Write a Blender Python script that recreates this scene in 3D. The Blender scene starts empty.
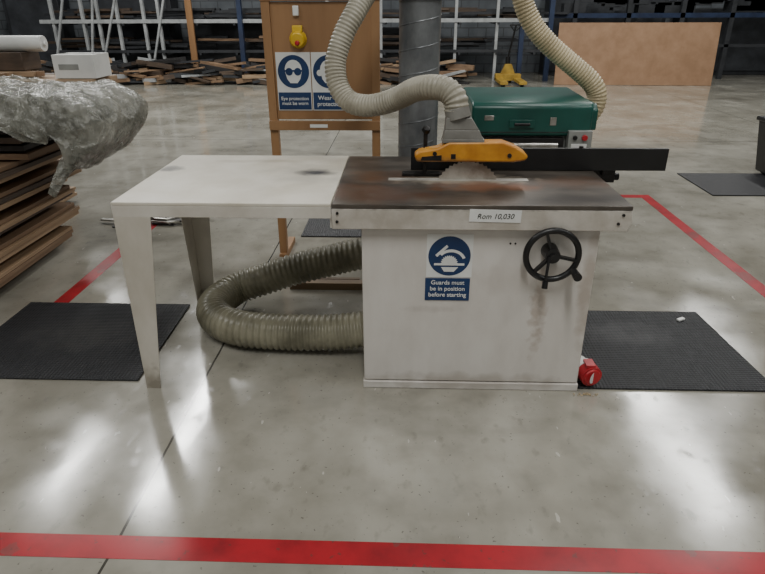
import bpy, bmesh, math, random
from mathutils import Vector, Matrix, Euler, noise
random.seed(7)
COL=bpy.context.scene.collection

# ---------------------------------------------------------------- materials
def lin(c):
    c=c/255.0
    return c/12.92 if c<=.04045 else ((c+.055)/1.055)**2.4
def rgb(r,g,b): return (lin(r),lin(g),lin(b),1)
def mat(name,c1,c2=None,scale=6,rough=.5,metal=0,bump=0,bscale=40,stretch=(1,1,1),emit=0,lo=.35,hi=.65,spec=.5):
    m=bpy.data.materials.new(name); m.use_nodes=True; nt=m.node_tree; N=nt.nodes; L=nt.links
    P=N['Principled BSDF']; P.inputs['Base Color'].default_value=c1
    P.inputs['Roughness'].default_value=rough; P.inputs['Metallic'].default_value=metal
    P.inputs['Specular IOR Level'].default_value=spec
    tc=N.new('ShaderNodeTexCoord'); mp=N.new('ShaderNodeMapping'); mp.inputs['Scale'].default_value=stretch
    L.new(tc.outputs['Object'],mp.inputs['Vector'])
    if c2 is None: c2=tuple(x*.8 for x in c1[:3])+(1,)
    n=N.new('ShaderNodeTexNoise'); n.inputs['Scale'].default_value=scale; n.inputs['Detail'].default_value=6; n.inputs['Roughness'].default_value=.6
    L.new(mp.outputs[0],n.inputs['Vector'])
    r=N.new('ShaderNodeValToRGB'); r.color_ramp.elements[0].position=lo; r.color_ramp.elements[1].position=hi
    r.color_ramp.elements[0].color=c2; r.color_ramp.elements[1].color=c1
    L.new(n.outputs['Fac'],r.inputs['Fac']); L.new(r.outputs[0],P.inputs['Base Color'])
    if bump:
        n2=N.new('ShaderNodeTexNoise'); n2.inputs['Scale'].default_value=bscale; n2.inputs['Detail'].default_value=4
        L.new(mp.outputs[0],n2.inputs['Vector'])
        b=N.new('ShaderNodeBump'); b.inputs['Strength'].default_value=bump; b.inputs['Distance'].default_value=.01
        L.new(n2.outputs['Fac'],b.inputs['Height']); L.new(b.outputs[0],P.inputs['Normal'])
    return m
def nodes(m):
    nt=m.node_tree; P=nt.nodes['Principled BSDF']; return nt,nt.nodes,nt.links,P
def curcol(m):
    nt,N,L,P=nodes(m); return P.inputs['Base Color'].links[0].from_socket
def mixin(m,fac,col):
    nt,N,L,P=nodes(m); mx=N.new('ShaderNodeMix'); mx.data_type='RGBA'
    L.new(fac,mx.inputs[0]); L.new(curcol(m),mx.inputs[6]); mx.inputs[7].default_value=col
    L.new(mx.outputs[2],P.inputs['Base Color'])
def M(nt,op,a,b=None,c=None,clamp=False):
    n=nt.nodes.new('ShaderNodeMath'); n.operation=op; n.use_clamp=clamp
    for i,v in enumerate((a,b,c)):
        if v is None: continue
        if isinstance(v,(int,float)): n.inputs[i].default_value=v
        else: nt.links.new(v,n.inputs[i])
    return n.outputs[0]
def sepobj(m):
    nt,N,L,P=nodes(m); tc=N.new('ShaderNodeTexCoord'); s=N.new('ShaderNodeSeparateXYZ'); L.new(tc.outputs['Object'],s.inputs[0]); return s.outputs,tc
def noisef(m,scale,detail=4,stretch=(1,1,1)):
    nt,N,L,P=nodes(m); tc=N.new('ShaderNodeTexCoord'); mp=N.new('ShaderNodeMapping'); mp.inputs['Scale'].default_value=stretch
    L.new(tc.outputs['Object'],mp.inputs[0]); n=N.new('ShaderNodeTexNoise'); n.inputs['Scale'].default_value=scale; n.inputs['Detail'].default_value=detail
    L.new(mp.outputs[0],n.inputs['Vector']); return n.outputs['Fac']
def spot(m,x,y,z,rx,ry,rz,col,amount,nscale=14,namp=2.6):
    """dirt blotch of given radii in object space"""
    nt,N,L,P=nodes(m); o,tc=sepobj(m)
    s=None
    for k,(c,r) in enumerate(((x,rx),(y,ry),(z,rz))):
        d=M(nt,'MULTIPLY',M(nt,'SUBTRACT',o[k],c),1.0/r); d=M(nt,'MULTIPLY',d,d)
        s=d if s is None else M(nt,'ADD',s,d)
    nf=noisef(m,nscale)
    v=M(nt,'ADD',s,M(nt,'MULTIPLY',M(nt,'SUBTRACT',nf,.5),namp))
    f=M(nt,'MULTIPLY',M(nt,'SUBTRACT',1.0,v,clamp=True),amount,clamp=True)
    mixin(m,f,col)

# ---------------------------------------------------------------- mesh builder
class B:
    def __init__(s): s.v=[];s.f=[];s.m=[]
    def add(s,vs,fs,m=0):
        o=len(s.v); s.v+= [tuple(v) for v in vs]; s.f+=[tuple(i+o for i in f) for f in fs]; s.m+=[m]*len(fs)
    def box(s,x0,x1,y0,y1,z0,z1,m=0,T=None):
        vs=[Vector((x,y,z)) for z in (z0,z1) for y in (y0,y1) for x in (x0,x1)]
        if T is not None: vs=[T@v for v in vs]
        s.add(vs,[(0,2,3,1),(4,5,7,6),(0,1,5,4),(2,6,7,3),(0,4,6,2),(1,3,7,5)],m)
    def obox(s,c,size,rot=(0,0,0),m=0):
        T=Matrix.Translation(c)@Euler(rot).to_matrix().to_4x4()
        a,b,d=[x/2 for x in size]; s.box(-a,a,-b,b,-d,d,m,T)
    def bar(s,p0,p1,w,h,m=0):
        p0=Vector(p0);p1=Vector(p1); d=p1-p0; q=d.to_track_quat('Z','Y').to_matrix().to_4x4()
        s.box(-w/2,w/2,-h/2,h/2,0,d.length,m,Matrix.Translation(p0)@q)
    def cyl(s,p0,p1,r0,r1=None,n=24,m=0,caps=True):
        r1=r0 if r1 is None else r1
        p0=Vector(p0);p1=Vector(p1); q=(p1-p0).to_track_quat('Z','Y')
        vs=[]
        for p,r in ((p0,r0),(p1,r1)):
            for i in range(n):
                a=2*math.pi*i/n; vs.append(p+q@Vector((r*math.cos(a),r*math.sin(a),0)))
        fs=[(i,(i+1)%n,n+(i+1)%n,n+i) for i in range(n)]
        if caps: fs+=[tuple(range(n))[::-1],tuple(range(n,2*n))]
        s.add(vs,fs,m)
    def prism(s,pts,y0,y1,m=0,axis='y'):
        n=len(pts)
        def P(a,b,c): return (a,c,b) if axis=='y' else ((c,a,b) if axis=='x' else (a,b,c))
        vs=[P(a,b,y0) for a,b in pts]+[P(a,b,y1) for a,b in pts]
        s.add(vs,[tuple(range(n)),tuple(range(n,2*n))[::-1]]+[(i,i+n,(i+1)%n+n,(i+1)%n) for i in range(n)],m)
    def tube(s,pts,r,n=16,m=0,pitch=0,amp=0,step=None,closed=False,caps=True):
        P=smooth(pts,closed)
        step=step or (pitch/6 if pitch else .02)
        L=[0]
        for a,b in zip(P,P[1:]): L.append(L[-1]+(b-a).length)
        tot=L[-1]; k=max(4,int(tot/step)); Q=[];j=0
        for i in range(k+1):
            t=tot*i/k
            while j<len(L)-2 and L[j+1]<t: j+=1
            Q.append(P[j].lerp(P[j+1],(t-L[j])/max(1e-9,L[j+1]-L[j])))
        if closed: Q=Q[:-1]
        T=(Q[1]-Q[0]).normalized(); up=Vector((0,0,1)) if abs(T.z)<.9 else Vector((0,1,0))
        nrm=(up-T*up.dot(T)).normalized(); vs=[]; c=len(Q)
        for i,q in enumerate(Q):
            w=6 if pitch else 1
            T2=(Q[(i+1)%c]-Q[i-1]).normalized() if closed else (Q[min(c-1,i+w)]-Q[max(0,i-w)]).normalized()
            nrm=(nrm-T2*nrm.dot(T2)).normalized(); bn=T2.cross(nrm)
            rr=r+(amp*math.cos(2*math.pi*i/6) if pitch else 0)
            for j2 in range(n):
                a=2*math.pi*j2/n; vs.append(q+nrm*(rr*math.cos(a))+bn*(rr*math.sin(a)))
        fs=[]
        for i in range(c if closed else c-1):
            for j2 in range(n):
                fs.append((i*n+j2,i*n+(j2+1)%n,((i+1)%c)*n+(j2+1)%n,((i+1)%c)*n+j2))
        if caps and not closed: fs+=[tuple(range(n))[::-1],tuple(range((c-1)*n,c*n))]
        s.add(vs,fs,m)
    def obj(s,name,mats,parent=None,bevel=0,smoothang=35):
        me=bpy.data.meshes.new(name); me.from_pydata(s.v,[],s.f)
        for x in (mats if isinstance(mats,(list,tuple)) else [mats]): me.materials.append(x)
        me.polygons.foreach_set('material_index',s.m); me.polygons.foreach_set('use_smooth',[True]*len(s.m))
        bm=bmesh.new(); bm.from_mesh(me); bmesh.ops.recalc_face_normals(bm,faces=bm.faces); bm.to_mesh(me); bm.free()
        me.set_sharp_from_angle(angle=math.radians(smoothang))
        o=bpy.data.objects.new(name,me); COL.objects.link(o)
        if parent: o.parent=parent
        if bevel:
            b=o.modifiers.new('Bevel','BEVEL'); b.width=bevel; b.segments=2; b.limit_method='ANGLE'
        return o
def smooth(pts,closed=False,k=14):
    p=[Vector(x) for x in pts]; n=len(p); out=[]
    for i in range(n if closed else n-1):
        if closed: a,b,c,d=p[i-1],p[i],p[(i+1)%n],p[(i+2)%n]
        else: a=p[max(0,i-1)];b=p[i];c=p[i+1];d=p[min(n-1,i+2)]
        for j in range(k):
            t=j/k; out.append(.5*((2*b)+(c-a)*t+(2*a-5*b+4*c-d)*t*t+(3*b-a-3*c+d)*t**3))
    out.append(p[0] if closed else p[-1]); return out
def empty(name,loc=(0,0,0)):
    e=bpy.data.objects.new(name,None); e.empty_display_size=.1; COL.objects.link(e); return e
def text(name,s,x,y,z,size,m,parent,align='CENTER',space=1.0,shear=0,off=.01):
    c=bpy.data.curves.new(name,'FONT'); c.body=s; c.size=size; c.align_x=align; c.align_y='CENTER'; c.space_line=space; c.extrude=.0004; c.offset=size*off; c.shear=shear
    c.materials.append(m); o=bpy.data.objects.new(name,c); COL.objects.link(o); o.location=(x,y,z); o.rotation_euler=(math.pi/2,0,0); o.parent=parent; return o

# ---------------------------------------------------------------- shared materials
cream=mat('painted_steel_offwhite',rgb(206,202,193),rgb(186,180,169),5,.42,bump=.05,bscale=60)
cab=mat('cabinet_paint',rgb(212,208,202),rgb(201,196,189),4,.5,bump=.03,bscale=50,stretch=(1.6,1,.7))
spot(cab,.74,0,.38,.04,.4,.22,rgb(150,130,112),.5,30,3.2)
spot(cab,.66,0,.54,.22,.4,.08,rgb(170,160,148),.25,12)
spot(cab,.45,0,.04,.55,.5,.05,rgb(146,136,124),.5,13)
spot(cab,.935,0,.5,.04,.4,.34,rgb(146,128,110),.5,14)
spot(cab,.30,0,.40,.15,.4,.02,rgb(160,150,140),.3,20)
exttop=mat('extension_top_paint',rgb(210,205,193),rgb(194,187,171),5,.36,bump=.04)
spot(exttop,-.25,.42,.87,.24,.24,.3,rgb(156,152,140),.5,9)
spot(exttop,-.24,.44,.87,.11,.07,.3,rgb(44,46,52),1,16,1.6)
spot(exttop,-.936,.50,.87,.07,.06,.3,rgb(76,74,68),.95,18,1.8)
spot(exttop,-.55,.66,.87,.28,.04,.3,rgb(160,150,130),.5,9)
topst=mat('cast_iron_table',rgb(104,97,89),rgb(64,58,53),5,.3,.35,bump=.05,bscale=80,stretch=(1,2,1),lo=.3,hi=.7)
spot(topst,.42,.33,.87,.34,.10,.3,rgb(185,174,156),.75,18)
spot(topst,.50,.22,.87,.30,.09,.3,rgb(138,84,48),.6,11)
spot(topst,.10,.38,.87,.20,.12,.3,rgb(116,76,48),.5,9)
spot(topst,.02,.1,.87,.3,.16,.3,rgb(92,60,42),.6,7)
spot(topst,.9,.3,.87,.2,.12,.3,rgb(108,74,50),.5,9)
spot(topst,.85,.05,.87,.3,.08,.3,rgb(50,45,42),.6,8)
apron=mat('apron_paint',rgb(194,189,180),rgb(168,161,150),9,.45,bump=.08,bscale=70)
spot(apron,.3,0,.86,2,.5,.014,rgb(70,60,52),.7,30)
black=mat('black_plastic',rgb(24,24,25),rgb(16,16,17),10,.38)
darksteel=mat('dark_steel',rgb(52,50,50),rgb(34,33,33),12,.4,.6)
steel=mat('bright_steel',rgb(190,188,182),rgb(150,146,140),14,.3,.9)
bladem=mat('blade_steel',rgb(186,182,174),rgb(136,126,114),10,.4,.55)
yellow=mat('guard_yellow',rgb(214,152,50),rgb(180,118,36),9,.42)
spot(yellow,.3,.3,.96,.2,.2,.02,rgb(110,80,50),.6,30)
hoodm=mat('hood_grey',rgb(134,132,126),rgb(108,106,100),8,.42)
hose_lo=mat('hose_olive',rgb(150,146,126),rgb(106,103,86),6,.34)
hose_up=mat('hose_grey',rgb(170,165,150),rgb(140,135,120),6,.42)
hose_be=mat('hose_beige',rgb(198,184,150),rgb(166,152,120),6,.45)
galv=mat('galvanised_duct',rgb(132,135,137),rgb(92,95,98),7,.4,.5,stretch=(1,1,.6))
wood=mat('varnished_plywood',rgb(160,122,84),rgb(132,98,66),3,.45,stretch=(1,1,.15),bump=.03)
signw=mat('sign_white',rgb(224,225,222),rgb(208,209,206),5,.35)
blue=mat('sign_blue',rgb(20,54,98),rgb(16,44,84),5,.35)
rubber=mat('rubber_mat_black',rgb(44,45,48),rgb(32,33,36),30,.5)
nt,N,L,P=nodes(rubber); o,tc=sepobj(rubber)
hx=M(nt,'SINE',M(nt,'MULTIPLY',M(nt,'ADD',o[0],o[1]),190)); hy=M(nt,'SINE',M(nt,'MULTIPLY',M(nt,'SUBTRACT',o[0],o[1]),190))
bp=N.new('ShaderNodeBump'); bp.inputs['Strength'].default_value=.9; bp.inputs['Distance'].default_value=.003; L.new(M(nt,'MULTIPLY',hx,hy),bp.inputs['Height']); L.new(bp.outputs[0],P.inputs['Normal'])
spot(rubber,1.35,.5,0,.25,.15,1,rgb(72,72,74),.6,12)
spot(rubber,-1.5,.4,0,.35,.2,1,rgb(66,65,64),.5,12)
red=mat('floor_paint_red',rgb(164,38,46),rgb(132,36,42),7,.24,lo=.3,hi=.6)
nt,N,L,P=nodes(red); f=M(nt,'GREATER_THAN',noisef(red,5,8),.62); mixin(red,M(nt,'MULTIPLY',f,.55),rgb(104,70,66))
f=M(nt,'GREATER_THAN',noisef(red,30,4),.66); mixin(red,M(nt,'MULTIPLY',f,.6),rgb(90,60,56))
green=mat('machine_green',rgb(24,82,72),rgb(18,68,60),5,.33)
grey_m=mat('machine_grey',rgb(150,152,148),rgb(120,122,118),5,.45)
redp=mat('red_plastic',rgb(180,30,40),rgb(150,22,34),8,.35)

# ---------------------------------------------------------------- room shell
floorm=mat('polished_concrete',rgb(160,157,146),rgb(124,120,109),1.1,.3,bump=.02,bscale=14,lo=.30,hi=.66,spec=.9)
nt,N,L,P=nodes(floorm); o,tc=sepobj(floorm)
f2=M(nt,'MULTIPLY',M(nt,'SUBTRACT',noisef(floorm,6,9),.5,clamp=True),3.0,clamp=True); mixin(floorm,M(nt,'MULTIPLY',f2,.5),rgb(98,94,84))
f3=M(nt,'MULTIPLY',M(nt,'SUBTRACT',noisef(floorm,2.3,10,(1,.5,1)),.54,clamp=True),5,clamp=True); mixin(floorm,M(nt,'MULTIPLY',f3,.45),rgb(184,181,171))
f5=M(nt,'MULTIPLY',M(nt,'SUBTRACT',noisef(floorm,1.3,12,(.7,1.5,1)),.56,clamp=True),10,clamp=True); mixin(floorm,M(nt,'MULTIPLY',f5,.4),rgb(94,90,80))
f7=M(nt,'MULTIPLY',M(nt,'SUBTRACT',noisef(floorm,17,6,(1,.6,1)),.61,clamp=True),8,clamp=True); mixin(floorm,M(nt,'MULTIPLY',f7,.38),rgb(88,83,74))
f4=M(nt,'GREATER_THAN',noisef(floorm,60,3),.69); mixin(floorm,M(nt,'MULTIPLY',f4,.6),rgb(66,61,55))
f6=M(nt,'GREATER_THAN',noisef(floorm,28,2,(1,.35,1)),.735); mixin(floorm,M(nt,'MULTIPLY',f6,.5),rgb(200,197,188))
wob=M(nt,'MULTIPLY',M(nt,'SUBTRACT',noisef(floorm,6,4),.5),.012)
def jline(axis,c,w,a=.85,wb=1):
    d=M(nt,'ABSOLUTE',M(nt,'ADD',M(nt,'SUBTRACT',o[axis],c),M(nt,'MULTIPLY',wob,wb))); ff=M(nt,'LESS_THAN',d,w); mixin(floorm,M(nt,'MULTIPLY',ff,a),rgb(40,37,34))
jline(0,-.745,.0048); jline(0,5.3,.006); jline(0,-6.7,.006); jline(1,5.6,.006)
rr=M(nt,'MULTIPLY_ADD',noisef(floorm,2.2,8),.40,-.07,clamp=True); rr=M(nt,'MAXIMUM',rr,.05); rr=M(nt,'ADD',rr,M(nt,'MULTIPLY',f7,.1)); L.new(rr,P.inputs['Roughness'])
b=B(); b.box(-10.5,11,-6,14.5,-.1,0); b.obj('floor',floorm)
wallm=mat('block_wall',rgb(108,113,118),rgb(88,93,98),2,.8)
nt,N,L,P=nodes(wallm); tc=N.new('ShaderNodeTexCoord'); mp=N.new('ShaderNodeMapping'); mp.inputs['Rotation'].default_value=(math.pi/2,0,0)
L.new(tc.outputs['Object'],mp.inputs[0]); bt=N.new('ShaderNodeTexBrick'); bt.inputs['Scale'].default_value=1; bt.inputs['Brick Width'].default_value=.44; bt.inputs['Row Height'].default_value=.215; bt.inputs['Mortar Size'].default_value=.012
L.new(mp.outputs[0],bt.inputs['Vector']); mixin(wallm,M(nt,'MULTIPLY',bt.outputs['Fac'],.7),rgb(60,60,60))
b=B(); b.box(-10.5,11,14.5,14.7,0,6); b.obj('wall_back',wallm)
b=B(); b.box(-10.7,-10.5,-6,14.7,0,6); b.obj('wall_left',wallm)
b=B(); b.box(11,11.2,-6,14.7,0,6); b.obj('wall_right',wallm)
b=B(); b.box(-10.7,11.2,-6.2,-6,0,6); b.obj('wall_front',mat('plaster',rgb(170,171,170),rgb(160,161,160),2,.8))
b=B(); b.box(-10.7,11.2,-6.2,14.7,6,6.2); b.obj('ceiling',mat('ceiling_sheet',rgb(112,114,115),rgb(96,98,99),2,.8))

b=B(); z0,z1=.0,.0015
b.box(-4.5,5,-.980,-.889,z0,z1); b.box(-1.875,-1.785,-.889,3.05,z0,z1); b.box(2.303,2.393,-.889,3.05,z0,z1); b.box(-1.875,2.393,3.05,3.14,z0,z1)
b.obj('floor_marking',red)

def matx(pts):
    b=B(); b.prism(pts,.0018,.011,axis='z'); b.obj('rubber_mat',rubber,bevel=.003)
matx([(-2.0,.0),(-1.045,.0),(-1.058,.785),(-2.0,.785)]); matx([(.962,0.0),(1.845,0.0),(1.809,.77),(.962,.77)]); matx([(2.96,3.12),(4.3,3.12),(4.3,3.92),(2.96,3.92)]); matx([(-.60,1.95),(.08,1.95),(.08,2.65),(-.60,2.65)])

# ---------------------------------------------------------------- table saw
saw=empty('table_saw')
b=B(); b.box(0,.951,-.01,.70,.040,.768); b.box(-.004,.955,-.016,.704,0,.036); b.obj('cabinet',cab,saw,.004)
b=B(); b.box(-.113,1.048,-.05,.79,.852,.87); b.obj('table_top',topst,saw,.003)
b=B()
b.prism([(-.113,.768),(1.040,.768),(1.052,.80),(1.048,.852),(-.113,.852)],-.050,-.035)
b.box(-.113,-.10,-.035,.79,.768,.852); b.box(1.034,1.048,-.035,.79,.768,.852); b.box(-.10,1.034,.775,.79,.768,.852); b.box(-.09,1.03,0,.76,.768,.79)
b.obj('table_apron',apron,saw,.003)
b=B()
for x,z in ((-.09,.835),(-.092,.80),(1.0,.80),(1.015,.835)): b.cyl((x,-.056,z),(x,-.05,z),.006,n=6)
for x,z in ((.60,.70),(.62,.70)): b.cyl((x,-.013,z),(x,-.01,z),.004,n=10)
b.obj('bolts',darksteel,saw)
b=B(); b.box(.10,.715,.312,.332,.8698,.8715); b.box(.10,.715,.338,.354,.8698,.8715); b.box(.10,.31,.332,.338,.8695,.8712); b.box(.60,.715,.332,.338,.8695,.8712); b.obj('table_insert',mat('insert_light',rgb(205,202,194),rgb(165,160,152),12,.35,.3),saw)
b=B(); pts=[]; n=44
for i in range(n):
    a=2*math.pi*i/n; pts.append((.45+.150*math.cos(a),.805+.150*math.sin(a))); a+=2*math.pi/n*.5; pts.append((.45+.142*math.cos(a),.805+.142*math.sin(a)))
b.prism(pts,.3335,.3365); b.obj('saw_blade',bladem,saw)
b=B()
g=[(.222,.955),(.212,.985),(.235,1.002),(.31,1.014),(.36,1.040),(.59,1.042),(.645,1.022),(.685,.998),(.702,.978),(.69,.962),(.64,.955)]
b.prism(g,.300,.372); b.obj('blade_guard',yellow,saw,.008)
b=B(); b.prism([(.24,.962),(.245,.978),(.33,.985),(.33,.962)],.298,.3005); b.box(.37,.39,.297,.30,.97,.99); b.cyl((.30,.294,.992),(.30,.30,.992),.009,n=12); b.cyl((.62,.294,.985),(.62,.30,.985),.009,n=12)
b.obj('guard_fittings',darksteel,saw)
b=B(); b.box(.330,.510,.303,.369,1.035,1.052)
secs=[(.332,.506,.304,.368,1.050),(.340,.485,.306,.366,1.090),(.345,.452,.310,.384,1.14)]
for s0,s1 in zip(secs,secs[1:]):
    vs=[(s0[0],s0[2],s0[4]),(s0[1],s0[2],s0[4]),(s0[1],s0[3],s0[4]),(s0[0],s0[3],s0[4]),(s1[0],s1[2],s1[4]),(s1[1],s1[2],s1[4]),(s1[1],s1[3],s1[4]),(s1[0],s1[3],s1[4])]
    b.add(vs,[(0,1,5,4),(1,2,6,5),(2,3,7,6),(3,0,4,7),(0,1,2,3),(4,5,6,7)])
b.cyl((.40,.346,1.13),(.388,.352,1.175),.055,.052,24)
b.obj('extraction_hood',hoodm,saw,.003)
b=B(); b.bar((.262,.40,.87),(.262,.40,1.07),.018,.018); b.bar((.262,.40,1.0),(.262,.35,1.0),.02,.012); b.cyl((.262,.40,1.07),(.268,.39,1.085),.02,.016,16); b.box(.16,.33,.385,.43,.87,.885); b.obj('guard_arm',darksteel,saw,.002)
b=B(); b.box(.20,1.376,.500,.520,.872,.974); b.box(.30,1.30,.520,.56,.872,.90); b.obj('rip_fence',black,saw,.002)
b=B(); b.box(.95,1.17,.56,.60,.80,.87); b.cyl((1.05,.60,.82),(1.20,.60,.82),.018); b.box(1.10,1.15,.53,.60,.84,.90); b.cyl((1.13,.56,.90),(1.13,.56,.93),.014); b.cyl((.98,.51,.974),(.98,.51,.984),.01); b.obj('fence_bracket',darksteel,saw,.002)
b=B(); wx,wy,wz=.758,-.065,.672
b.tube([(wx+.103*math.cos(t*math.pi/8),wy,wz+.103*math.sin(t*math.pi/8)) for t in range(16)],.0125,14,closed=True,step=.01)
for a in (90,210,330):
    a=math.radians(a+18); c,s=math.cos(a),math.sin(a)
    b.bar((wx+.02*c,wy,wz+.02*s),(wx+.098*c,wy,wz+.098*s),.022,.010)
b.cyl((wx,wy-.014,wz),(wx,-.01,wz),.030,.034,24); b.cyl((wx,wy-.022,wz),(wx,wy-.014,wz),.013,n=6)
b.cyl((wx+.086,wy-.01,wz-.058),(wx+.086,wy-.025,wz-.058),.010); b.cyl((wx+.086,wy-.025,wz-.058),(wx+.086,wy-.085,wz-.058),.014,.017,16)
b.cyl((wx-.015,wy-.018,wz+.0),(wx-.022,wy-.03,wz-.10),.006,n=8); b.cyl((wx-.022,wy-.03,wz-.10),(wx-.024,wy-.035,wz-.128),.011,.012,12)
b.obj('handwheel',black,saw)
y=-.010
b=B(); b.box(.265,.452,y-.002,y,.549,.737,0); b.cyl((.358,y-.003,.643),(.358,y-.002,.643),.086,n=48,m=1); b.box(.262,.447,y-.003,y,.443,.544,1)
b.prism([(.296,.612),(.420,.612),(.420,.603),(.296,.603)],y-.0042,y-.003,0)
tb=[]
for i in range(13):
    t=math.radians(180*i/12); tb+=[(.358+.036*math.cos(t),.612+.036*math.sin(t)),(.358+.030*math.cos(t+.13),.612+.030*math.sin(t+.13))]
b.prism(tb[:-1],y-.0042,y-.003,0)
arc=[(.365+.062*math.cos(math.radians(t)),.617+.056*math.sin(math.radians(t))) for t in range(20,150,10)]
arc2=[(.365+.050*math.cos(math.radians(t)),.617+.044*math.sin(math.radians(t))) for t in range(20,150,10)][::-1]
for i in range(12): b.prism([arc[i],arc[i+1],arc2[11-i],arc2[12-i]],y-.0042,y-.003,0)
b.prism([(.300,.648),(.345,.692),(.352,.684),(.308,.640)],y-.0044,y-.003,0)
b.prism([(.325,.595),(.395,.595),(.378,.575),(.338,.575)],y-.0042,y-.003,0)
b.obj('warning_sign',[signw,blue],saw)
text('sign_text','Guards must\nbe in position\nbefore starting',.355,y-.0036,.497,.0265,signw,saw,space=1.05,off=.012)
b=B(); b.obox((.525,-.0512,.828),(.20,.0025,.050),(0,.02,0)); b.obj('asset_label',signw,saw)
text('label_text','Rom 10,030',.525,-.0532,.826,.029,darksteel,saw,shear=.25,off=0)

# ---------------------------------------------------------------- extension table
ext=empty('extension_table')
b=B(); b.box(-.985,-.115,-.05,.79,.858,.872); b.obj('top',exttop,ext,.003)
b=B(); b.box(-.985,-.115,-.05,-.046,.812,.858); b.box(-.985,-.981,-.046,.79,.812,.858); b.box(-.981,-.115,.786,.79,.812,.858); b.obj('apron',cream,ext,.001)
legm=mat('leg_paint',rgb(204,199,188),rgb(180,174,161),4,.4,stretch=(1,1,.5)); spot(legm,-.95,0,0,.2,2,.12,rgb(110,100,85),.7,18)
b=B()
b.prism([(-.985,.812),(-.835,.812),(-.922,0),(-.985,0)],-.050,-.046)
b.prism([(-.046,.812),(.10,.812),(.012,0),(-.046,0)],-.985,-.981,axis='x')
b.prism([(-.985,.812),(-.865,.812),(-.915,0),(-.985,0)],.786,.790)
b.prism([(.786,.812),(.62,.812),(.715,0),(.786,0)],-.985,-.981,axis='x')
b.obj('legs',legm,ext,.001)
b=B(); b.box(-.121,-.115,-.04,.78,.77,.812); b.obj('joining_rail',cream,ext)

# ---------------------------------------------------------------- hoses and duct
duct=empty('extraction_duct')
b=B(); dx,dy=.246,1.30; b.cyl((dx,dy,.04),(dx,dy,5.98),.114,n=40)
for i in range(23):
    z=.1+i*.13
    b.tube([(dx+.1145*math.cos(t),dy+.1145*math.sin(t),z+.13*t/(2*math.pi)) for t in [k*math.pi/4 for k in range(9)]],.004,5,step=.03,caps=False)
b.cyl((dx,dy,1.60),(dx,dy,1.66),.126,n=40); b.cyl((dx,dy,1.10),(dx,dy,1.12),.118,n=40); b.cyl((dx,dy,.0),(dx,dy,.04),.15,n=40)
b.obj('pipe',galv,duct)
b=B(); b.cyl((dx-.02,dy-.02,1.70),(dx-.17,dy-.17,1.70),.056); b.cyl((dx-.02,dy-.02,.40),(dx-.07,dy-.20,.40),.088); b.cyl((dx,dy,.30),(dx,dy,.5),.12,n=40); b.obj('branches',galv,duct)
h=empty('flexible_hose')
b=B(); b.tube([(-.001,.31,.125),(-.18,.30,.108),(-.42,.31,.100),(-.64,.34,.100),(-.79,.44,.100),(-.845,.60,.105),(-.78,.75,.12),(-.62,.80,.165),(-.42,.83,.225),(-.2,.84,.28),(.0,.86,.33),(.12,.98,.385),(.18,1.10,.40)],.087,24,pitch=.030,amp=.0048)
b.obj('corrugated_tube',hose_lo,h,smoothang=80)
h=empty('flexible_hose')
b=B(); b.tube([(.389,.352,1.165),(.382,.358,1.210),(.345,.385,1.245),(.285,.43,1.250),(.214,.53,1.228),(.146,.63,1.182),(.06,.69,1.145),(-.026,.73,1.130),(-.105,.77,1.145),(-.158,.80,1.21),(-.175,.83,1.30),(-.158,.85,1.38),(-.125,.87,1.46),(-.085,.90,1.53),(-.03,.97,1.62),(.03,1.06,1.69),(.085,1.13,1.70)],.051,20,pitch=.018,amp=.0028)
b.obj('corrugated_tube',hose_up,h,smoothang=80)
h=empty('flexible_hose')
b=B(); b.tube([(.80,2.1,2.295),(.86,2.1,1.9),(.925,2.1,1.62),(1.0,2.1,1.47),(1.10,2.1,1.36),(1.22,2.1,1.262),(1.34,2.1,1.175),(1.44,2.1,1.095),(1.49,2.1,1.02),(1.49,2.1,.93),(1.45,2.1,.86)],.066,20,pitch=.022,amp=.003)
b.obj('corrugated_tube',hose_be,h,smoothang=80)
dp=empty('extraction_drop_pipe')
b=B(); b.cyl((.80,2.1,2.30),(.80,2.1,5.98),.07,n=24); b.cyl((.80,2.1,2.30),(.80,2.1,2.38),.078,n=24); b.obj('pipe',galv,dp)

# ---------------------------------------------------------------- sign stand
st=empty('safety_sign_stand')
b=B()
b.box(-.675,-.625,1.53,1.58,0,1.60); b.box(-.035,.015,1.53,1.58,0,1.60); b.box(-.625,-.035,1.545,1.56,.93,1.595); b.box(-.675,.015,1.512,1.53,.868,.925)
b.box(-.675,-.625,1.50,1.53,0,.04); b.box(-.675,-.625,1.58,1.85,0,.04); b.box(-.035,.015,1.30,1.85,0,.05); b.box(-.68,.02,1.525,1.585,1.60,1.615)
b.obj('frame',wood,st,.002)
yb=1.545
b=B()
for x0 in (-.612,-.398):
    b.box(x0,x0+.208,yb-.004,yb,.985,1.322,0); b.cyl((x0+.104,yb-.0055,1.212),(x0+.104,yb-.004,1.212),.095,n=48,m=1); b.box(x0+.004,x0+.204,yb-.0055,yb,.990,1.092,1)
    c=x0+.104
    hd=[(c+.052*math.cos(math.radians(t)),1.222+.058*math.sin(math.radians(t))) for t in range(-10,191,15)]+[(c-.040,1.17),(c-.022,1.146),(c+.022,1.146),(c+.040,1.17)]
    b.prism(hd,yb-.0065,yb-.0055,0)
    if x0<-.5:
        b.cyl((c-.026,yb-.008,1.212),(c-.026,yb-.0065,1.212),.022,n=20,m=1); b.cyl((c+.026,yb-.008,1.212),(c+.026,yb-.0065,1.212),.022,n=20,m=1); b.box(c-.054,c+.054,yb-.0075,yb-.0065,1.212,1.222,1)
    else:
        b.cyl((c-.055,yb-.008,1.205),(c-.055,yb-.0055,1.205),.018,n=20,m=0); b.cyl((c+.055,yb-.008,1.205),(c+.055,yb-.0055,1.205),.018,n=20,m=0)
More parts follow.
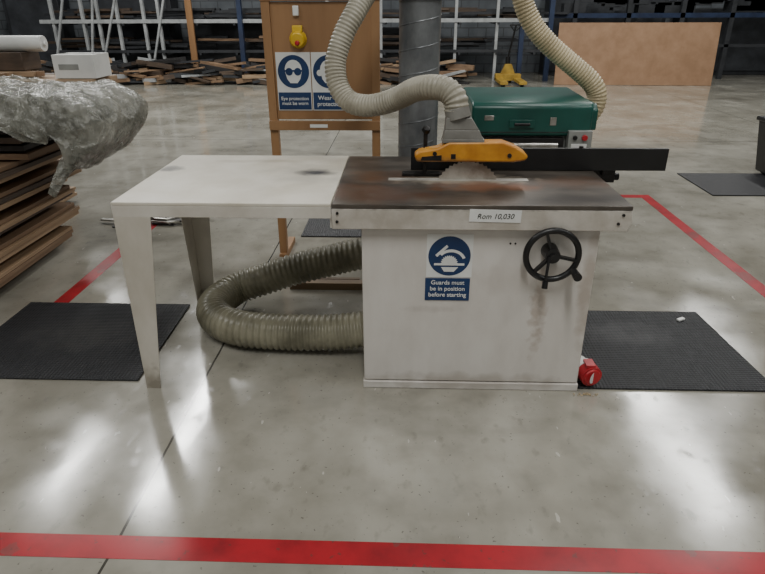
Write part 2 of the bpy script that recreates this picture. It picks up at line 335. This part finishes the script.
b.box(-.42,-.31,1.5105,1.512,.885,.905,0)
b.obj('safety_signs',[signw,blue],st)
text('eye_text','Eye protection\nmust be worn',-.508,yb-.0062,1.041,.0285,signw,st)
text('ear_text','Wear ear\nprotection',-.294,yb-.0062,1.041,.036,signw,st)
b=B(); b.cyl((-.468,yb-.012,1.395),(-.468,yb,1.395),.052,n=32,m=0); b.cyl((-.468,yb-.045,1.39),(-.468,yb-.012,1.395),.040,.049,32,m=0); b.box(-.498,-.438,yb-.03,yb,1.43,1.470,0); b.cyl((-.468,yb-.055,1.375),(-.468,yb-.04,1.375),.014,n=20,m=1); b.box(-.49,-.455,yb-.02,yb,1.52,1.575,2)
b.obj('alarm_button',[mat('alarm_yellow',rgb(226,188,50),rgb(206,166,36),6,.35),redp,signw],st,.005)

# ---------------------------------------------------------------- thickness planer (green)
pl=empty('thickness_planer')
b=B()
b.prism([(1.70,.80),(1.70,.985),(1.735,1.01),(2.40,1.025),(2.45,1.0),(2.45,.80)],.60,1.37,axis='x'); b.obj('hood',green,pl,.015)
b=B(); b.prism([(1.80,.82),(1.80,.95),(1.85,.985),(2.35,.985),(2.35,.82)],1.37,1.43,axis='x'); b.cyl((1.40,2.1,.86),(1.44,2.1,.86),.062); b.obj('end_cover',green,pl,.01)
b=B(); b.box(.62,1.36,1.74,2.42,.0,.80); b.box(.60,1.38,1.70,2.44,.0,.06); b.obj('body',grey_m,pl,.006)
b=B(); b.box(.66,1.20,1.69,1.74,.70,.79,0); b.cyl((.70,1.68,.745),(1.16,1.68,.745),.018,m=1); b.box(.84,1.0,1.685,1.70,.855,.905,2); b.cyl((.87,1.67,.88),(.97,1.67,.88),.009,m=0); b.box(.60,.72,1.62,1.72,.73,.77,0); b.box(.68,.74,1.697,1.70,.90,.93,1); b.box(.605,1.365,1.697,1.70,.822,.828,0); b.box(1.10,1.14,1.695,1.70,.87,.92,1)
b.obj('rollers_and_handle',[darksteel,steel,green],pl,.002)
b=B(); b.box(1.22,1.37,1.66,1.74,.70,.84,0); b.cyl((1.26,1.645,.80),(1.26,1.66,.80),.014,m=1); b.cyl((1.32,1.64,.80),(1.32,1.66,.80),.018,m=2); b.box(1.24,1.34,1.655,1.66,.73,.76,3)
b.obj('control_panel',[grey_m,black,redp,signw],pl,.002)

# ---------------------------------------------------------------- plug, batten, bits
pg=empty('industrial_plug')
b=B(); b.cyl((.995,.14,.062),(1.0,.08,.066),.030,.040,24,m=1); b.cyl((1.0,.08,.066),(1.005,.045,.068),.047,.047,24,m=1); b.cyl((1.005,.045,.068),(1.015,.0,.066),.050,.048,28,m=0); b.cyl((1.015,.0,.066),(1.017,-.008,.066),.040,.036,24,m=0); b.cyl((1.017,-.009,.066),(1.0175,-.0095,.066),.026,n=20,m=1)
b.box(.985,1.025,.0,.06,.111,.124,0); b.cyl((.995,.16,.06),(.995,.14,.062),.02,.030,20,m=0)
b.obj('plug_body',[redp,signw],pg,.002)
b=B(); b.tube([(.995,.16,.06),(.99,.25,.035),(1.0,.4,.021),(.985,.6,.021),(.99,.76,.021)],.0075,10); b.obj('cable',black,pg)
b=B()
for i in range(30):
    a=random.random()*6.28; r=random.random()**.7*.06; b.obox((.985+r*math.cos(a),-.045+r*math.sin(a)*.3,.003),(.008,.004,.002),(random.random(),random.random(),random.random()*3),0)
b.obj('wood_shavings',mat('shavings',rgb(190,172,138),rgb(160,140,106),20,.7))
b=B(); b.box(-.52,-.06,1.02,1.08,.0,.045); b.box(-.45,-.10,1.12,1.15,.0,.03); b.obj('timber_batten',mat('batten',rgb(130,108,82),rgb(90,74,56),5,.6,stretch=(.2,1,1)),bevel=.002)
b=B(); b.obox((1.68,.66,.0185),(.045,.02,.011),(0,0,.5)); b.obj('wood_scrap',signw,bevel=.002)

# ---------------------------------------------------------------- left timber stacks
bw=[mat('board_brown',rgb(150,122,96),rgb(106,84,64),3,.6,stretch=(1,.2,4)),mat('board_tan',rgb(172,146,118),rgb(134,110,84),3,.6,stretch=(1,.2,4)),mat('board_dark',rgb(94,78,64),rgb(62,52,45),3,.6,stretch=(1,.2,4)),mat('board_black',rgb(50,48,48),rgb(33,32,33),3,.5)]
def stack(name,x0,x1,y0,y1,layers,ztop,z=0,jx=.05,jy=.12,cols=(0,1,2),sub=3,parent=None,gapf=.42):
    b=B(); H=(ztop-z)/layers
    for i in range(layers):
        g=H*random.uniform(gapf-.08,gapf+.08); t=(H-g)/sub
        for yy in (.06,.5,.92):
            Y=y0+(y1-y0)*yy; b.box(x0+.12,x1-.16,Y-.04,Y+.04,z,z+g,2)
        ax=random.uniform(-jx,jx); ay=random.uniform(-jy,jy*.4); rz=random.uniform(-.03,.03); zz=z+g
        for k in range(sub):
            b.obox(((x0+x1)/2+ax+random.uniform(-.02,.02),(y0+y1)/2+ay+random.uniform(-.03,.03),zz+t/2),(x1-x0,y1-y0,t*.9),(0,0,rz+random.uniform(-.008,.008)),random.choice(cols)); zz+=t
        z+=H
    b.obj(name,bw,parent,bevel=.002)
ts=empty('timber_board_stack')
stack('boards',-3.45,-2.17,.35,1.86,5,.74,cols=(0,1,2,0),parent=ts)
bd=empty('sheet_wrapped_board_bundle')
b=B(); z=.742
for k in range(6):
    b.obox((-2.78+random.uniform(-.04,.06),1.55,z+.026),(1.40,.80,.034),(0,0,random.uniform(-.05,.05)),(0,3,2,3,3,2)[k]); z+=.052
b.box(-2.3,-1.80,1.35,1.85,.90,1.03,3)  # added dark filler, no board: shades the translucent film from inside
zb=z; b.obj('boards',bw,bd,bevel=.003)
# translucent polythene: diffuse/glossy film with partial transparency and fine crinkles
plas=mat('polythene_film',rgb(150,150,140),rgb(104,104,95),6,.26,spec=.6)
nt,N,L,P=nodes(plas)
r1=M(nt,'ABSOLUTE',M(nt,'SUBTRACT',noisef(plas,7,3,(1,1.6,.8)),.5)); r2=M(nt,'ABSOLUTE',M(nt,'SUBTRACT',noisef(plas,19,3,(1.4,1,1)),.5))
hgt=M(nt,'ADD',M(nt,'MULTIPLY',r1,2.0),M(nt,'MULTIPLY',r2,.8))
bp=N.new('ShaderNodeBump'); bp.inputs['Strength'].default_value=.8; bp.inputs['Distance'].default_value=.03; bp.invert=True; L.new(hgt,bp.inputs['Height']); L.new(bp.outputs[0],P.inputs['Normal'])
al=M(nt,'ADD',.44,M(nt,'MULTIPLY',M(nt,'SUBTRACT',.16,r1,clamp=True),2.2),clamp=True); L.new(al,P.inputs['Alpha'])
prof=smooth([(0,0,0),(.14,0,.005),(.26,0,-.005),(.36,0,-.05),(.42,0,-.14),(.40,0,-.24),(.33,0,-.33),(.24,0,-.40),(.16,0,-.37)],k=8)
def film(b,seed,dz,amp):
    NU,NV=150,80; vs=[]
    for i in range(NU+1):
        for j in range(NV+1):
            s_=i/NU; t_=j/NV; x=-3.35+1.35*min(s_/.62,1.0); over=max(0,(s_-.62)/.38)
            y=2.0-.88*min(t_/.78,1); ov=max(0,(t_-.78)/.22)
            q=prof[min(len(prof)-1,int(over*(len(prof)-1)))]
            z=zb+.030+dz; k=(1-.45*ov)*(1+.16*noise.noise(Vector((seed,y*4,over*2))))
            x+=q.x*k*(1-.35*max(0,(y-1.75)/.25)); z+=q.z*(1+.25*noise.noise(Vector((seed+5,y*5,0))))
            z-=.20*ov*(1+.6*noise.noise(Vector((x*4,2,seed))))*(1 if over<.3 else .7); y-=.06*math.sin(ov*1.6)
            w=Vector((x*2.4+seed,y*3.4,z*3)); n=amp*(.026*noise.noise(w*1.3)+.016*(1-2*abs(noise.noise(w*2.4+Vector((3,1,0)))))+.008*(1-2*abs(noise.noise(w*6))))
            vs.append((x+n*over*1.2,y-n*ov*1.4,z+max(-.020,n)*(1-over*.4)))
    b.add(vs,[(i*(NV+1)+j,(i+1)*(NV+1)+j,(i+1)*(NV+1)+j+1,i*(NV+1)+j+1) for i in range(NU) for j in range(NV)])
b=B(); film(b,0.0,0,1.0); b.obj('plastic_sheet',plas,bd,smoothang=80)
b=B(); film(b,8.3,.022,1.5); b.obj('plastic_sheet_outer',plas,bd,smoothang=80)
ts=empty('timber_board_stack')
stack('boards',-4.6,-2.80,2.25,2.85,8,1.04,cols=(0,1,2,1),jx=.05,jy=.02,parent=ts)
b=B()
for k,(x1,yy,m) in enumerate(((-2.15,2.32,1),(-2.3,2.48,0),(-2.12,2.62,1),(-2.4,2.76,2))): b.obox(((x1-4.4)/2,yy,1.065),(x1+4.4,.13,.04),(0,0,random.uniform(-.02,.02)),m)
for k in range(8): b.obox((-3.15+random.uniform(-.3,.1),2.3+.06*k,1.11),(random.uniform(.8,1.1),.05,.035),(0,0,random.uniform(-.12,.12)),random.choice((0,1,1)))
b.obj('loose_planks',bw,ts,bevel=.002)
b=B(); b.box(-2.44,-2.13,2.36,2.62,1.090,1.255,0); b.box(-2.43,-2.14,2.47,2.51,1.255,1.257,1); b.box(-2.40,-2.25,2.358,2.36,1.15,1.19,1); b.obj('cardboard_box',[signw,grey_m],bevel=.003)
b=B(); b.cyl((-3.9,2.62,1.32),(-2.62,2.62,1.32),.058,n=24); b.cyl((-2.62,2.62,1.32),(-2.60,2.62,1.32),.02,n=12); b.box(-3.8,-2.75,2.5,2.75,1.132,1.262,1); b.obj('plastic_film_roll',[signw,bw[2]],bevel=.003)
b=B()
for i in range(26): b.obox((-1.95+random.uniform(-.2,.40),2.45+random.uniform(-.3,.4),.012+random.random()*.02),(random.uniform(.08,.45),random.uniform(.015,.05),.012),(0,0,random.uniform(-.6,.9)),random.choice((0,1)))
b.tube([(-1.75+.13*math.cos(t/8*2*math.pi),2.35+.13*math.sin(t/8*2*math.pi),.04) for t in range(8)],.012,8,closed=True)
b.obj('steel_offcuts',[steel,darksteel])

# ---------------------------------------------------------------- background racks
rackp=mat('rack_pale',rgb(176,179,180),rgb(138,141,142),4,.5); rackb=mat('rack_blue',rgb(42,56,84),rgb(32,42,66),4,.5); rackd=mat('rack_dark',rgb(54,56,60),rgb(38,40,43),4,.6)
rk=empty('steel_storage_rack')
b=B()
b.box(-8.2,3.4,12.5,12.58,1.25,1.33,0); b.box(-8.2,3.4,13.7,13.78,1.25,1.33,2); b.box(-8.2,3.4,12.5,12.56,2.6,2.68,0); b.box(-8.2,3.4,12.5,12.56,.62,.68,2)
for x in (-7.9,-7.2,-6.84,-6.39,-5.79,-5.44,-2.9,-1.6,-.4,.6,1.28,2.2): b.box(x-.03,x+.03,12.52,12.60,0,3.2,0)
for x in (-3.57,2.75,3.37): b.box(x-.05,x+.05,12.42,12.54,0,3.4,1)
for x0,x1 in ((-7.2,-6.84),(-5.79,-5.2),(-8.1,-7.5),(-7.0,-6.3)): b.bar((x0,12.48,.05),(x1,12.48,1.9),.05,.04,0)
b.box(-4.76,-4.62,12.38,12.44,0,2.3,3)
for i in range(14): 
    x=-8+i*.85; b.box(x,x+.05,12.5,13.78,1.2,1.25,2); b.box(x,x+.05,12.5,13.78,.57,.62,2)
b.box(3.4,9.5,12.9,12.98,1.32,1.42,1); b.box(3.4,9.5,12.9,12.98,.7,.76,2)
for x in (4.0,5.2,6.4,7.5,8.7): b.box(x-.05,x+.05,12.9,13.0,0,3.4,2)
b.obj('frames',[rackp,rackb,rackd,wood],rk)
b=B()
for i in range(90):
    x=random.uniform(-8,3); w=random.uniform(.3,1.8); z=random.choice((1.33,1.36,1.40,1.45,1.5)); b.obox((x,random.uniform(12.7,13.6),z+.03),(w,.14,.05),(0,random.uniform(-.02,.02),random.uniform(-.06,.06)),random.choice((0,1,2,1)))
for i in range(70):
    x=random.uniform(-8,3); w=random.uniform(.4,1.8); z=.68+random.random()*.25; b.obox((x,random.uniform(12.75,13.6),z+.03),(w,.14,.05),(0,random.uniform(-.02,.02),random.uniform(-.06,.06)),random.choice((0,1,2,1,3)))
for i in range(26):
    x=random.uniform(4,9); b.obox((x,13.2,1.45+random.random()*.3),(random.uniform(.2,.9),.3,random.uniform(.05,.3)),(0,0,0),2)
b.obj('stored_items',[bw[2],rackd,rackd,bw[0]],rk)
b=B()
for i in range(420):
    x=random.uniform(-8.2,1.4) if i<300 else random.uniform(-9.5,-5); z=.04+random.random()**1.5*.45; y=11.75+random.random()*.45+(z-.2)*.3
    b.obox((x,y,z),(random.uniform(.15,1.1),random.uniform(.05,.16),random.uniform(.03,.10)),(random.uniform(-.05,.05),random.uniform(-.2,.2),random.uniform(-.4,.4)),random.choice((0,2,2,3,4,0,5,5,1)))
b.obj('timber_offcut_pile',bw+[rackp,rackd])
b=B()
for x0,x1,hh in ((-9.8,-8.4,1.9),(-7.6,-5.6,1.9),(-5.2,-2.2,1.5),(-1.2,.9,1.1),(3.6,6.4,1.9),(6.8,9.6,1.5)):
    b.box(x0,x1,13.85,14.4,0,hh,0); b.box(x0+.1,x1-.1,13.82,13.85,.1,hh-.1,1)
b.obj('storage_cabinets',[rackd,mat('cab_face',rgb(66,69,74),rgb(48,50,54),3,.6)],bevel=.01)
b=B(); b.obox((5.07,11.72,.625),(3.3,.02,1.25),(-.10,0,-.06),0); b.obj('plywood_sheet',mat('chipboard',rgb(160,127,99),rgb(144,112,84),4,.6),bevel=.002)
pt=empty('pallet_truck')
b=B(); ym=mat('truck_yellow',rgb(180,148,60),rgb(140,112,42),6,.5)
b.box(2.17,2.33,11.2,12.15,.06,.12,0); b.box(2.57,2.73,11.2,12.15,.06,.12,0); b.box(2.17,2.73,12.0,12.2,.06,.20,0); b.prism([(2.30,.20),(2.60,.20),(2.52,.40),(2.38,.40)],12.05,12.2,0)
b.cyl((2.45,12.25,.3),(2.45,12.25,.55),.05,m=1); b.cyl((2.45,12.25,.5),(2.55,12.10,1.2),.02,m=1); b.bar((2.42,12.1,1.2),(2.68,12.1,1.2),.03,.03,1); b.bar((2.42,12.1,1.2),(2.52,12.1,1.08),.025,.025,1); b.bar((2.68,12.1,1.2),(2.56,12.1,1.08),.025,.025,1)
for x in (2.25,2.65): b.cyl((x-.04,11.35,.045),(x+.04,11.35,.045),.045,m=1)
for x in (2.37,2.53): b.cyl((x-.03,12.25,.09),(x+.03,12.25,.09),.09,m=1)
b.obj('truck_body',[ym,black],pt,.004)

b=B(); ox=.10; zz=.0115
b.add([(3.67+ox,3.61,zz+.02),(4.05+ox,3.61,zz+.02),(4.05+ox,3.99,zz+.02),(3.67+ox,3.99,zz+.02),(3.62+ox,3.55,.52),(4.10+ox,3.55,.52),(4.10+ox,4.05,.52),(3.62+ox,4.05,.52)],[(0,1,2,3),(4,5,6,7),(0,1,5,4),(1,2,6,5),(2,3,7,6),(3,0,4,7)]); b.box(3.60+ox,4.12+ox,3.53,4.07,.52,.56); b.box(3.70+ox,4.02+ox,3.65,3.95,zz,zz+.03)
b.obj('waste_bin',black,bevel=.01)

# ---------------------------------------------------------------- lights
lm=mat('luminaire_body',rgb(220,220,220),rgb(210,210,210),4,.5)
def light(x,y,sx,sy,pw):
    e=empty('ceiling_light'); b=B(); b.box(x-sx/2-.03,x+sx/2+.03,y-sy/2-.03,y+sy/2+.03,5.72,5.80); b.cyl((x,y-sy/3,5.8),(x,y-sy/3,5.99),.012,n=8); b.cyl((x,y+sy/3,5.8),(x,y+sy/3,5.99),.012,n=8); b.obj('housing',lm,e)
    d=bpy.data.lights.new('tube','AREA'); d.shape='RECTANGLE'; d.size=sx; d.size_y=sy; d.energy=pw; d.color=(1,.995,.965)
    o=bpy.data.objects.new('tube',d); COL.objects.link(o); o.location=(x,y,5.71); o.parent=e
light(-3.9,7.3,.35,5,290); light(-5.6,7.3,.35,5,150); light(5.2,7.3,.45,5,290); light(-1.6,8.5,.3,4,110); light(2.2,8.5,.3,4,110)
light(-4.2,-1.5,.4,4,130); light(5.4,-1.5,.4,4,130); light(.3,-3.2,.5,3,200); light(2.4,1.6,.5,3,100); light(7.5,10.5,.4,3,90); light(-7.5,11.0,.4,3,70)  # the lamp behind the camera is an added fill for the cabinet front

# ---------------------------------------------------------------- camera
yaw,pit,rol=.0378,.4324,-.0042
F=Vector((-math.sin(yaw)*math.cos(pit),math.cos(yaw)*math.cos(pit),-math.sin(pit)))
R=Vector((math.cos(yaw),math.sin(yaw),0)); U=R.cross(F); c,s=math.cos(rol),math.sin(rol); R2=c*R+s*U; U2=-s*R+c*U
cd=bpy.data.cameras.new('camera'); cd.sensor_width=36; cd.sensor_fit='HORIZONTAL'; cd.lens=606.7/765*36; cd.clip_end=100
co=bpy.data.objects.new('camera',cd); COL.objects.link(co)
mw=Matrix((R2,U2,-F)).transposed().to_4x4(); mw.translation=Vector((.1716,-2.3165,1.5655)); co.matrix_world=mw
bpy.context.scene.camera=co
